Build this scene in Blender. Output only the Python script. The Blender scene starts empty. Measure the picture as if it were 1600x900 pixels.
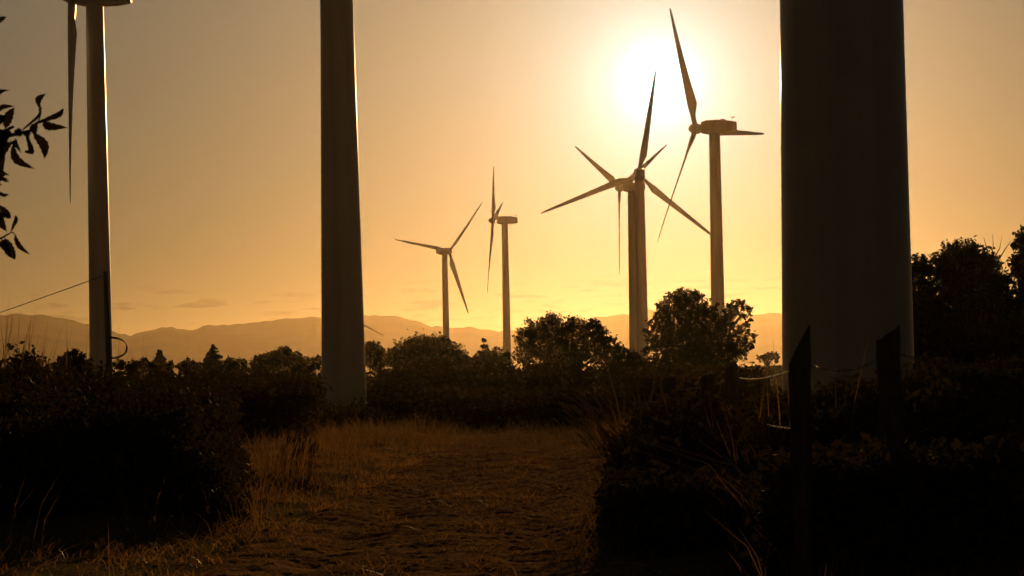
import bpy, bmesh, math, random
import numpy as np
from mathutils import Vector, Matrix, noise

random.seed(7)
RNG = np.random.default_rng(7)
scene = bpy.context.scene
COL = scene.collection
R = math.radians

# ------------------------------------------------------------------ camera model
W, H = 1600.0, 900.0
FOC = 85.0
F = W * FOC / 36.0                 # focal length in photo pixels
ROLL = 0.0188                      # the photograph is tilted by about one degree
HOR = 600.0                        # eye level in the photograph
CAMZ = 1.4
CR, SR = math.cos(ROLL), math.sin(ROLL)

def ray(px, py):
    dx, dy = (px - 800.0) / F, (HOR - py) / F
    return dx * CR + dy * SR, -dx * SR + dy * CR

def at(px, py, D):
    """world point seen at photo pixel (px,py) at distance D"""
    rx, rz = ray(px, py)
    return Vector((rx * D, D, CAMZ + rz * D))

cam_d = bpy.data.cameras.new('camera')
cam = bpy.data.objects.new('camera', cam_d)
COL.objects.link(cam)
cam.matrix_world = Matrix(((CR, SR, 0, 0), (0, 0, -1, 0), (-SR, CR, 0, CAMZ), (0, 0, 0, 1)))
cam_d.lens = FOC
cam_d.sensor_width = 36
cam_d.shift_y = (HOR - 450.0) / W
cam_d.clip_start = 0.1
cam_d.clip_end = 60000
cam_d.dof.use_dof = True
cam_d.dof.focus_distance = 170
cam_d.dof.aperture_fstop = 15
scene.camera = cam

# ------------------------------------------------------------------ light and sky
sx, sz = ray(1030, 128)
SUN = Vector((sx, 1.0, sz)).normalized()          # towards the sun
SUN_EL = math.asin(SUN.z)
SUN_AZ = math.atan2(SUN.x, SUN.y)
sd = bpy.data.lights.new('sun', 'SUN')
sd.energy = 4.6
sd.angle = R(0.5)
sd.color = (1.0, 0.56, 0.20)
so = bpy.data.objects.new('sun', sd)
COL.objects.link(so)
so.rotation_euler = SUN.to_track_quat('Z', 'Y').to_euler()

class NT:
    """tiny helper for node trees"""
    def __init__(self, tree):
        self.t = tree; self.n = tree.nodes; self.l = tree.links
    def new(self, typ, **kw):
        nd = self.n.new(typ)
        for k, v in kw.items():
            setattr(nd, k, v)
        return nd
    def link(self, a, b):
        self.l.new(a, b)
    def math(self, op, a, b=None, c=None, clamp=False):
        nd = self.n.new('ShaderNodeMath'); nd.operation = op; nd.use_clamp = clamp
        for i, v in enumerate((a, b, c)):
            if v is None: continue
            if isinstance(v, (int, float)): nd.inputs[i].default_value = v
            else: self.l.new(v, nd.inputs[i])
        return nd.outputs[0]
    def mix(self, fac, a, b, typ='MIX'):
        nd = self.n.new('ShaderNodeMix'); nd.data_type = 'RGBA'; nd.blend_type = typ
        for s, v in ((nd.inputs[0], fac), (nd.inputs[6], a), (nd.inputs[7], b)):
            if isinstance(v, (int, float)): s.default_value = v
            elif isinstance(v, tuple): s.default_value = v if len(v) == 4 else v + (1,)
            else: self.l.new(v, s)
        return nd.outputs[2]

world = bpy.data.worlds.new('World')
scene.world = world
world.use_nodes = True
w = NT(world.node_tree)
w.n.clear()
out = w.new('ShaderNodeOutputWorld')
sky = w.new('ShaderNodeTexSky', sky_type='NISHITA')
sky.sun_disc = False
sky.sun_elevation = SUN_EL
sky.sun_rotation = SUN_AZ
sky.altitude = 300
sky.air_density = 1.0
sky.dust_density = 1.0
sky.ozone_density = 1.0
tc = w.new('ShaderNodeTexCoord')
sep = w.new('ShaderNodeSeparateXYZ'); w.link(tc.outputs['Generated'], sep.inputs[0])
dot = w.new('ShaderNodeVectorMath', operation='DOT_PRODUCT')
w.link(tc.outputs['Generated'], dot.inputs[0]); dot.inputs[1].default_value = SUN
ang = w.math('ARCCOSINE', w.math('MINIMUM', dot.outputs['Value'], 0.9999999))   # angle from the sun
deg = w.math('MULTIPLY', ang, 57.29578)
# thin low clouds hanging over the hills
mp = w.new('ShaderNodeMapping'); mp.inputs['Scale'].default_value = (14, 14, 95)
w.link(tc.outputs['Generated'], mp.inputs[0])
nz = w.new('ShaderNodeTexNoise'); nz.inputs['Scale'].default_value = 3.0
nz.inputs['Detail'].default_value = 7; nz.inputs['Roughness'].default_value = 0.55
w.link(mp.outputs[0], nz.inputs['Vector'])
cl = w.new('ShaderNodeMapRange'); cl.interpolation_type = 'SMOOTHSTEP'
cl.inputs[1].default_value = 0.52; cl.inputs[2].default_value = 0.66
w.link(nz.outputs['Fac'], cl.inputs[0])
el = sep.outputs['Z']
band = w.math('MULTIPLY',
              w.math('SUBTRACT', 1.0, w.math('ABSOLUTE', w.math('DIVIDE', w.math('SUBTRACT', el, 0.033), 0.013)), clamp=True),
              cl.outputs[0], clamp=True)
cloud = w.math('MULTIPLY', band, 0.95)
# the evening sky, a little dimmer down in the murk along the horizon
mr = w.new('ShaderNodeMapRange'); w.link(el, mr.inputs[0])
for i_, v_ in ((1, 0.0), (2, 0.20), (3, 0.088), (4, 0.245)): mr.inputs[i_].default_value = v_
comb = w.new('ShaderNodeCombineColor')
far = w.new('ShaderNodeMapRange'); far.interpolation_type = 'SMOOTHSTEP'; w.link(deg, far.inputs[0])
far.inputs[1].default_value = 14; far.inputs[2].default_value = 75
for i, k_ in enumerate((0.10, 0.38, 0.56)):        # the warm dusk tint of the sky away from the sun
    w.link(w.math('MULTIPLY', mr.outputs[0], w.math('MULTIPLY_ADD', far.outputs[0], -k_, 1.0)), comb.inputs[i])
skyc = w.mix(1.0, sky.outputs[0], comb.outputs[0], 'MULTIPLY')
skyc = w.mix(cloud, skyc, w.mix(1.0, skyc, (0.62, 0.55, 0.55), 'MULTIPLY'))
bg = w.new('ShaderNodeBackground'); bg.inputs[1].default_value = 0.05
w.link(skyc, bg.inputs[0])
# aureole of the veiled sun
g1 = w.math('MULTIPLY', w.math('EXPONENT', w.math('MULTIPLY', w.math('MULTIPLY', deg, deg), -1 / (0.52 ** 2))), 2.2)
g2 = w.math('MULTIPLY', w.math('EXPONENT', w.math('MULTIPLY', deg, -1 / 2.2)), 0.95)
g3 = w.math('MULTIPLY', w.math('EXPONENT', w.math('MULTIPLY', deg, -1 / 0.8)), 0.9)
gl = w.math('ADD', w.math('ADD', g1, g3), g2)
bg2 = w.new('ShaderNodeBackground'); bg2.inputs[0].default_value = (0.36, 0.80, 0.88, 1)
w.link(gl, bg2.inputs[1])
add = w.new('ShaderNodeAddShader')
w.link(bg.outputs[0], add.inputs[0]); w.link(bg2.outputs[0], add.inputs[1])
w.link(add.outputs[0], out.inputs[0])

vs = scene.view_settings
vs.view_transform = 'Standard'; vs.look = 'None'; vs.exposure = 0.0; vs.gamma = 1.0
vs.use_curve_mapping = False
scene.render.engine = 'CYCLES'
cy = scene.cycles
cy.use_denoising = True
cy.max_bounces = 6; cy.diffuse_bounces = 2; cy.glossy_bounces = 2; cy.transmission_bounces = 3
cy.volume_bounces = 0; cy.transparent_max_bounces = 8
cy.sample_clamp_indirect = 4

# ------------------------------------------------------------------ materials
def mat(name):
    m = bpy.data.materials.new(name); m.use_nodes = True
    t = NT(m.node_tree); t.n.clear()
    o = t.new('ShaderNodeOutputMaterial')
    return m, t, o

def ramp(t, fac, stops):
    r = t.new('ShaderNodeValToRGB')
    while len(r.color_ramp.elements) < len(stops): r.color_ramp.elements.new(0.5)
    for e, (p, c) in zip(r.color_ramp.elements, stops):
        e.position = p; e.color = c + (1,)
    t.link(fac, r.inputs[0])
    return r.outputs[0]

def noise_tex(t, scale, detail=4, vec_scale=None, rough=0.55, coord='Object'):
    tcn = t.new('ShaderNodeTexCoord')
    n = t.new('ShaderNodeTexNoise'); n.inputs['Scale'].default_value = scale
    n.inputs['Detail'].default_value = detail; n.inputs['Roughness'].default_value = rough
    if vec_scale:
        mpn = t.new('ShaderNodeMapping'); mpn.inputs['Scale'].default_value = vec_scale
        t.link(tcn.outputs[coord], mpn.inputs[0]); t.link(mpn.outputs[0], n.inputs['Vector'])
    else:
        t.link(tcn.outputs[coord], n.inputs['Vector'])
    return n.outputs['Fac']

def solid(name, stops, scale, rough=0.6, vec_scale=None, metallic=0.0, bump=0.0, bump_scale=None, spec=0.5):
    m, t, o = mat(name)
    p = t.new('ShaderNodeBsdfPrincipled')
    f = noise_tex(t, scale, 6, vec_scale)
    t.link(ramp(t, f, stops), p.inputs['Base Color'])
    p.inputs['Roughness'].default_value = rough
    p.inputs['Metallic'].default_value = metallic
    p.inputs['Specular IOR Level'].default_value = spec
    if bump:
        b = t.new('ShaderNodeBump'); b.inputs['Strength'].default_value = bump
        b.inputs['Distance'].default_value = 0.05
        t.link(noise_tex(t, bump_scale or scale * 3, 5, vec_scale), b.inputs['Height'])
        t.link(b.outputs[0], p.inputs['Normal'])
    t.link(p.outputs[0], o.inputs[0])
    return m

def leafy(name, stops, scale, trans=0.25, tcol=(0.20, 0.13, 0.02), rough=0.4, gloss=0.06):
    m, t, o = mat(name)
    d = t.new('ShaderNodeBsdfDiffuse'); tr = t.new('ShaderNodeBsdfTranslucent'); g = t.new('ShaderNodeBsdfGlossy')
    c = ramp(t, noise_tex(t, scale, 3), stops)
    t.link(c, d.inputs[0]); tr.inputs[0].default_value = tcol + (1,)
    g.inputs['Roughness'].default_value = rough
    g.inputs[0].default_value = (0.8, 0.8, 0.8, 1)
    m1 = t.new('ShaderNodeMixShader'); m1.inputs[0].default_value = trans
    t.link(d.outputs[0], m1.inputs[1]); t.link(tr.outputs[0], m1.inputs[2])
    m2 = t.new('ShaderNodeMixShader'); m2.inputs[0].default_value = gloss
    t.link(m1.outputs[0], m2.inputs[1]); t.link(g.outputs[0], m2.inputs[2])
    t.link(m2.outputs[0], o.inputs[0])
    return m

M = {}
M['paint'] = solid('turbine_paint', [(0.3, (0.27, 0.26, 0.245)), (0.7, (0.38, 0.37, 0.355))], 1.2, rough=0.38, vec_scale=(1, 1, 0.06))
M['blade'] = solid('blade_paint', [(0.3, (0.40, 0.39, 0.37)), (0.7, (0.52, 0.51, 0.49))], 0.7, rough=0.35)
M['steel'] = solid('grey_steel', [(0.3, (0.15, 0.15, 0.15)), (0.7, (0.24, 0.24, 0.23))], 3, rough=0.4, metallic=0.6)
M['leaf'] = leafy('leaf_green', [(0.3, (0.028, 0.040, 0.012)), (0.7, (0.062, 0.066, 0.020))], 1.1, trans=0.07, gloss=0.012, rough=0.5)
M['leaf_dark'] = leafy('leaf_dark', [(0.3, (0.016, 0.018, 0.007)), (0.7, (0.036, 0.034, 0.013))], 1.1, trans=0.06, tcol=(0.10, 0.06, 0.01), rough=0.6, gloss=0.01)
M['leaf_near'] = leafy('chestnut_leaf', [(0.3, (0.020, 0.028, 0.008)), (0.7, (0.040, 0.048, 0.012))], 9, trans=0.03, gloss=0.01)
M['needle'] = leafy('needles', [(0.3, (0.018, 0.030, 0.014)), (0.7, (0.040, 0.055, 0.020))], 1.5, trans=0.06)
M['bramble'] = leafy('bramble_leaf', [(0.3, (0.024, 0.030, 0.010)), (0.7, (0.055, 0.052, 0.020))], 2.2, trans=0.025, rough=0.5, gloss=0.010)
M['grass'] = leafy('grass_blade', [(0.3, (0.045, 0.045, 0.014)), (0.7, (0.095, 0.070, 0.026))], 0.8, trans=0.22, tcol=(0.14, 0.085, 0.02), gloss=0.04)
M['stubble'] = leafy('dry_stubble', [(0.3, (0.085, 0.055, 0.024)), (0.7, (0.20, 0.13, 0.058))], 1.6, trans=0.35, tcol=(0.26, 0.135, 0.040), rough=0.6, gloss=0.006)
M['straw'] = leafy('dry_straw', [(0.3, (0.07, 0.048, 0.020)), (0.7, (0.15, 0.10, 0.042))], 2.0, trans=0.25, tcol=(0.18, 0.095, 0.028), rough=0.55, gloss=0.012)
M['bark'] = solid('bark', [(0.3, (0.05, 0.038, 0.026)), (0.7, (0.11, 0.085, 0.06))], 6, rough=0.9, vec_scale=(1, 1, 0.2), bump=0.6)
M['wood'] = solid('weathered_wood', [(0.3, (0.040, 0.030, 0.022)), (0.7, (0.095, 0.075, 0.058))], 9, rough=1.0, spec=0.0, vec_scale=(1, 1, 0.08), bump=0.7)
M['wire'] = solid('galvanised_wire', [(0.3, (0.16, 0.12, 0.09)), (0.7, (0.40, 0.36, 0.31))], 60, rough=0.25, metallic=1.0)
M['wire_dull'] = solid('rusty_wire', [(0.3, (0.03, 0.02, 0.014)), (0.7, (0.075, 0.05, 0.035))], 40, rough=0.9, spec=0.1)
M['rubber'] = solid('cable_sheath', [(0.3, (0.015, 0.015, 0.015)), (0.7, (0.03, 0.03, 0.03))], 8, rough=0.6)
M['hill'] = solid('hill_scrub', [(0.3, (0.045, 0.050, 0.028)), (0.7, (0.085, 0.080, 0.050))], 0.004, rough=1.0, spec=0.0)
M['soil'] = solid('meadow_soil', [(0.30, (0.050, 0.042, 0.020)), (0.55, (0.090, 0.070, 0.035)), (0.75, (0.14, 0.105, 0.055))], 0.9, rough=0.95, bump=0.5, bump_scale=14, spec=0.0)
M['stone'] = solid('track_stone', [(0.3, (0.12, 0.09, 0.06)), (0.7, (0.30, 0.24, 0.18))], 6, rough=0.8, spec=0.3)
# the track: trodden gravelly earth
m, t, o = mat('track_gravel')
p = t.new('ShaderNodeBsdfPrincipled'); p.inputs['Roughness'].default_value = 1.0; p.inputs['Specular IOR Level'].default_value = 0.0
c1 = ramp(t, noise_tex(t, 1.3, 6), [(0.3, (0.14, 0.082, 0.036)), (0.7, (0.34, 0.21, 0.10))])
c2 = ramp(t, noise_tex(t, 38, 4), [(0.35, (0.45, 0.42, 0.40)), (0.7, (1.25, 1.2, 1.15))])
t.link(t.mix(1.0, c1, c2, 'MULTIPLY'), p.inputs['Base Color'])
b = t.new('ShaderNodeBump'); b.inputs['Strength'].default_value = 0.5; b.inputs['Distance'].default_value = 0.012
t.link(t.math('ADD', noise_tex(t, 34, 6, rough=0.8), t.math('MULTIPLY', noise_tex(t, 9, 6, vec_scale=(1.5, .4, 1), rough=0.7), 0.8)), b.inputs['Height']); t.link(b.outputs[0], p.inputs['Normal'])
t.link(p.outputs[0], o.inputs[0]); M['track'] = m

# ------------------------------------------------------------------ mesh helpers
def np_mesh(name, V, Fq):
    """mesh from an (N,3) vertex array and an (M,k) face array"""
    V = np.asarray(V, dtype=np.float32); Fq = np.asarray(Fq, dtype=np.int32)
    me = bpy.data.meshes.new(name)
    k = Fq.shape[1]; n = Fq.shape[0]
    me.vertices.add(len(V)); me.vertices.foreach_set('co', V.ravel())
    me.loops.add(n * k); me.loops.foreach_set('vertex_index', Fq.ravel())
    me.polygons.add(n)
    me.polygons.foreach_set('loop_start', np.arange(0, n * k, k, dtype=np.int32))
    me.update(calc_edges=True)
    return me

def link(name, me, m, parent=None, loc=None, smooth=False):
    ob = bpy.data.objects.new(name, me); COL.objects.link(ob)
    if m is not None: me.materials.append(m)
    if smooth: me.polygons.foreach_set('use_smooth', [True] * len(me.polygons))
    if parent: ob.parent = parent
    if loc is not None: ob.location = loc
    return ob

def empty(name, loc, label, cat, group=None):
    o = bpy.data.objects.new(name, None); COL.objects.link(o); o.location = loc
    o.empty_display_size = 0.5
    return tag(o, label, cat, group)

def tag(o, label, cat, group=None):
    o['label'] = label; o['category'] = cat
    if group: o['group'] = group
    return o

def kind(o, k):
    o['kind'] = k
    return o

class MB:
    def __init__(self): self.v = []; self.f = []
    def ring(self, pts):
        s = len(self.v); self.v += [tuple(p) for p in pts]; return list(range(s, s + len(pts)))
    def bridge(self, a, b):
        n = len(a)
        for i in range(n): self.f.append((a[i], a[(i + 1) % n], b[(i + 1) % n], b[i]))
    def cap(self, a): self.f.append(tuple(a))
    def tube(self, pts, radii, n=6, closed=True):
        pts = [Vector(p) for p in pts]
        prev = None; ref = Vector((0.13, 0.21, 0.97))
        for i, p in enumerate(pts):
            d = (pts[min(i + 1, len(pts) - 1)] - pts[max(i - 1, 0)])
            if d.length < 1e-9: d = Vector((0, 0, 1))
            d.normalize()
            if abs(d.dot(ref)) > 0.95: ref = Vector((0.9, 0.3, 0.1))
            a = d.cross(ref).normalized(); b = d.cross(a)
            r = radii[i] if hasattr(radii, '__len__') else radii
            rg = self.ring([p + (a * math.cos(q) + b * math.sin(q)) * r for q in [2 * math.pi * k / n for k in range(n)]])
            if prev: self.bridge(prev, rg)
            elif closed: self.cap(rg[::-1])
            prev = rg
        if closed: self.cap(prev)
    def lathe(self, prof, n=32, center=(0, 0)):
        prev = None
        for z, r in prof:
            rg = self.ring([(center[0] + r * math.cos(2 * math.pi * k / n), center[1] + r * math.sin(2 * math.pi * k / n), z) for k in range(n)])
            if prev: self.bridge(prev, rg)
            else: self.cap(rg[::-1])
            prev = rg
        self.cap(prev)
    def box(self, c, s, M3=None):
        vs_ = []
        for z in (-1, 1):
            for x, y in ((-1, -1), (1, -1), (1, 1), (-1, 1)):
                q = Vector((x * s[0] / 2, y * s[1] / 2, z * s[2] / 2))
                if M3: q = M3 @ q
                vs_.append(Vector(c) + q)
        a = self.ring(vs_)
        for f in ((3, 2, 1, 0), (4, 5, 6, 7), (0, 1, 5, 4), (1, 2, 6, 5), (2, 3, 7, 6), (3, 0, 4, 7)):
            self.f.append(tuple(a[i] for i in f))
    def build(self, name, m, parent=None, loc=None, smooth=False):
        me = bpy.data.meshes.new(name); me.from_pydata(self.v, [], self.f); me.update()
        bm = bmesh.new(); bm.from_mesh(me); bmesh.ops.recalc_face_normals(bm, faces=bm.faces[:]); bm.to_mesh(me); bm.free()
        o = link(name, me, m, parent, loc, smooth)
        if smooth:
            try: me.set_sharp_from_angle(angle=R(40))
            except Exception: pass
        return o

def leaves_arrays(C, size, elong=1.7, droop=0.0, jitter=0.45):
    """rhombic leaf faces of random attitude at the centres C"""
    n = len(C)
    a = RNG.normal(size=(n, 3)); a[:, 2] -= droop
    a /= np.linalg.norm(a, axis=1)[:, None]
    b = np.cross(a, RNG.normal(size=(n, 3))); b /= np.linalg.norm(b, axis=1)[:, None]
    s = size * (1 + jitter * (RNG.random((n, 1)) * 2 - 1))
    l = a * s * 0.5 * elong; wv = b * s * 0.5
    nn = np.cross(a, b) * s * 0.10
    V = np.empty((n, 4, 3))
    V[:, 0] = C - l; V[:, 1] = C + wv - l * 0.1 + nn; V[:, 2] = C + l; V[:, 3] = C - wv - l * 0.1 + nn
    Fq = np.arange(n * 4).reshape(n, 4)
    return V.reshape(-1, 3), Fq

def blob_points(c, rad, n_sub, per_sub, sub=0.30, flat=1.0, inner=0.35):
    """leaf positions of one billow of foliage: sub-clumps on and inside a lumpy ball"""
    d = RNG.normal(size=(n_sub, 3)); d /= np.linalg.norm(d, axis=1)[:, None]
    rr = rad * (inner + (1 - inner) * RNG.random(n_sub) ** 0.6)
    cc = np.array(c) + d * rr[:, None] * np.array((1, 1, flat))
    P = np.repeat(cc, per_sub, axis=0)
    return P + RNG.normal(size=P.shape) * rad * sub * 0.5

# ------------------------------------------------------------------ ground height
RY = [-400, -20, 0, 18, 40, 66, 90, 130, 400]
RX = [-1.6, -1.6, -1.3, -0.76, -0.15, 0.30, 1.0, 3.5, 26]
def road_cx(y): return float(np.interp(y, RY, RX))
def sm(x, a, b):
    q = min(max((x - a) / (b - a), 0.0), 1.0); return q * q * (3 - 2 * q)
def ground_z(x, y):
    d = x - road_cx(y)
    near = 1 - sm(y, 90, 160)
    z = 0.16 * sm(abs(d), 1.7, 3.4) * near
    z += 0.05 * sm(abs(d), 1.2, 3.0) * noise.noise(Vector((x * 0.35, y * 0.35, 3.1))) * (1 - sm(abs(y), 90, 200))
    z -= 0.05 * (math.exp(-((d - 0.85) / 0.28) ** 2) + math.exp(-((d + 0.85) / 0.28) ** 2)) * near      # wheel ruts
    z += 3.3 * math.exp(-((x - 36) / 24) ** 2 - ((y - 330) / 70) ** 2)                                     # far field on a low rise
    return z

def gridded(xs, ys, zf):
    V = np.array([(x, y, zf(x, y)) for y in ys for x in xs])
    nx = len(xs); f = []
    for j in range(len(ys) - 1):
        for i in range(nx - 1):
            a = j * nx + i; f.append((a, a + 1, a + nx + 1, a + nx))
    return V, np.array(f)

ys = sorted(set([-380, -250, -80, -30, -12] + [round(-4 + 0.35 * k, 3) for k in range(0, 210)] +
                [70 + 2.5 * k for k in range(0, 40)] + [172 + 12 * k for k in range(0, 26)] + [500, 700, 1000, 1500, 2500, 3500, 4500, 5800, 7400]))
xh = [0.18 * k for k in range(0, 36)] + [6.6 + 0.8 * k for k in range(0, 12)] + [17, 20, 24, 28, 33, 38, 44, 50, 60, 75, 100, 150, 250, 500, 1000, 2000, 4700]
xs = sorted([-x for x in xh if x > 0] + xh)
V, f = gridded(xs, ys, ground_z)
ground = link('ground', np_mesh('ground', V, f), M['soil'], smooth=True); kind(ground, 'structure')

# the track as its own sheet a little above the ground
rys = np.concatenate([np.arange(2, 14, .25), np.arange(14, 48, .055), np.arange(48, 90, .12)])
NC = 92
cols = np.linspace(-1.95, 1.95, NC)
RT = np.random.default_rng(17)
rv = np.zeros((len(rys), NC, 3)); grain = RT.normal(size=(len(rys), NC)) * .0065
cl_ = RT.random((len(rys), NC)); grain += np.where(cl_ > .985, RT.random((len(rys), NC)) * .03, 0)      # loose clods
for j_, y in enumerate(rys):
    cx_ = road_cx(y)
    for i_, c in enumerate(cols):
        x = cx_ + c + (0.40 * noise.noise(Vector((4 if c > 0 else 9, y * 0.45, 1.0))) * (abs(c) / 1.95) ** 3)
        lift = 0.035 - .09 * sm(abs(c), 1.5, 1.95)
        rough_ = .020 * noise.noise(Vector((x * 2.3, y * 1.9, 7.0))) + .012 * noise.noise(Vector((x * 6.1, y * 5.2, 2.0)))
        rv[j_, i_] = (x, y, ground_z(x, y) + lift + (rough_ + grain[j_, i_]))
rv = rv.reshape(-1, 3)
a_ = (np.arange(len(rys) - 1)[:, None] * NC + np.arange(NC - 1)[None, :]).ravel()
rf = np.stack([a_, a_ + 1, a_ + NC + 1, a_ + NC], 1)
track = link('dirt_track', np_mesh('dirt_track', rv, rf), M['track']); kind(track, 'structure')

# ------------------------------------------------------------------ far mountains
def ridge(name, prof, D, depth, seed, rough=1.0):
    pxs = np.linspace(-900, 2500, 420)
    top = np.interp(pxs, [p[0] for p in prof], [p[1] for p in prof])
    rows = 26; V = []
    for j in range(rows):
        tt = j / (rows - 1)                   # near foot -> crest -> far foot
        y = D + depth * (tt - 0.6)
        fall = max(0.0, 1 - abs((tt - 0.6) / (0.6 if tt < 0.6 else 0.4))) ** 0.8
        for i, px in enumerate(pxs):
            c = at(px, top[i], D)
            n1 = noise.fractal(Vector((px * 0.035, seed, 0)), 0.9, 2.1, 6) * 7 * rough
            n2 = noise.fractal(Vector((px * 0.012, tt * 3.0, seed)), 1.0, 2.0, 5)
            z = (c.z + n1) * fall * (1 + 0.22 * n2 * (1 - fall))
            V.append((c.x * (y / D), y, z - 4))
    n = len(pxs); f = []
    for j in range(rows - 1):
        for i in range(n - 1):
            a = j * n + i; f.append((a, a + 1, a + n + 1, a + n))
    o = link(name, np_mesh(name, V, np.array(f)), M['hill'], smooth=True); kind(o, 'structure')
    return o

ridge('mountains', [(-900, 500), (-300, 480), (-60, 478), (0, 489), (40, 487), (72, 490), (110, 497), (138, 503), (175, 514), (200, 522), (230, 514),
                    (268, 507), (290, 512), (330, 506), (352, 505), (400, 500), (432, 497), (500, 491), (580, 490), (612, 489), (640, 496), (682, 506),
                    (700, 508), (742, 511), (782, 515), (830, 507), (905, 498), (960, 489), (1000, 484), (1060, 483), (1120, 487), (1185, 488), (1225, 486), (1330, 480),
                    (1440, 486), (1600, 470), (2500, 480)], 5200, 2300, 4.0)

# ------------------------------------------------------------------ wind turbines
def rrect(hw, zl, zh, r, n=4):
    pts = []
    for cx, cz, a0 in ((hw - r, zh - r, 0), (-(hw - r), zh - r, 90), (-(hw - r), zl + r, 180), (hw - r, zl + r, 270)):
        for k in range(n):
            a = R(a0 + 90 * k / (n - 1)); pts.append((cx + r * math.cos(a), cz + r * math.sin(a)))
    return pts

def nacelle_mb():
    # along +Y is the rotor axis; tower axis at 0, rotor plane at +OVER
    mb = MB(); prev = None
    for y, hw, zl, zh, r in ((2.45, .70, -.75, .80, .35), (2.3, .98, -1.05, 1.10, .40), (1.3, 1.16, -1.28, 1.28, .35), (-1.0, 1.18, -1.30, 1.22, .30),
                             (-2.6, 1.14, -1.24, 1.02, .30), (-3.9, 1.05, -1.00, .78, .25), (-4.15, .92, -.90, .66, .22)):
        rg = mb.ring([(x, y, z) for x, z in rrect(hw, zl, zh, r)])
        if prev: mb.bridge(prev, rg)
        else: mb.cap(rg)
        prev = rg
    mb.cap(prev); return mb

def nose_mb():
    mb = MB(); prev = None
    for y, r in ((-.62, .55), (-.58, .92), (.0, 1.02), (.5, .98), (.95, .78), (1.3, .48), (1.48, .18), (1.5, .03)):
        rg = mb.ring([(r * math.cos(2 * math.pi * k / 24), y, r * math.sin(2 * math.pi * k / 24)) for k in range(24)])
        if prev: mb.bridge(prev, rg)
        else: mb.cap(rg)
        prev = rg
    mb.cap(prev); return mb

AF = [(-0.30, 0.0), (-0.27, .28), (-0.16, .46), (0.02, .5), (0.25, .38), (0.5, .18), (0.70, .02), (0.5, -.10), (0.25, -.24), (0.02, -.34), (-0.16, -.34), (-0.27, -.22)]
def blade_mb(L=24.0, pitch_sign=1):
    # blade grows along +Z from the hub; rotor axis +Y
    mb = MB(); prev = None
    st = [(.7, .9, .9, 1), (1.6, .92, .9, 1), (2.6, 1.15, .62, .8), (3.6, 1.62, .42, .3), (4.6, 1.92, .30, 0), (6, 1.80, .26, 0), (9, 1.50, .22, 0), (13, 1.20, .19, 0),
          (17, .92, .17, 0), (20.5, .66, .15, 0), (22.8, .46, .14, 0), (23.7, .32, .13, 0), (24, .12, .12, 0)]
    for z, ch, th, rd in st:
        tw = R(pitch_sign * (40 - 20 * min(z / 20, 1)))
        pts = []
        for k, (cx, cy_) in enumerate(AF):
            a = math.pi - 2 * math.pi * k / len(AF)
            xr, yr = math.cos(a) * .46, math.sin(a) * .46
            x = ch * cx * (1 - rd) + xr * rd; y = ch * th * cy_ * (1 - rd) + yr * rd
            bend = -0.0009 * z * z
            pts.append((x * math.cos(tw) - y * math.sin(tw), x * math.sin(tw) + y * math.cos(tw) + bend, z * L / 24))
        rg = mb.ring(pts)
        if prev: mb.bridge(prev, rg)
        else: mb.cap(rg)
        prev = rg
    mb.cap(prev); return mb

MESHES = {}
def shared(key, builder, m):
    if key not in MESHES:
        o = builder().build(key, m, None, None, True); MESHES[key] = o.data; bpy.data.objects.remove(o)
    return MESHES[key]

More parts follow.
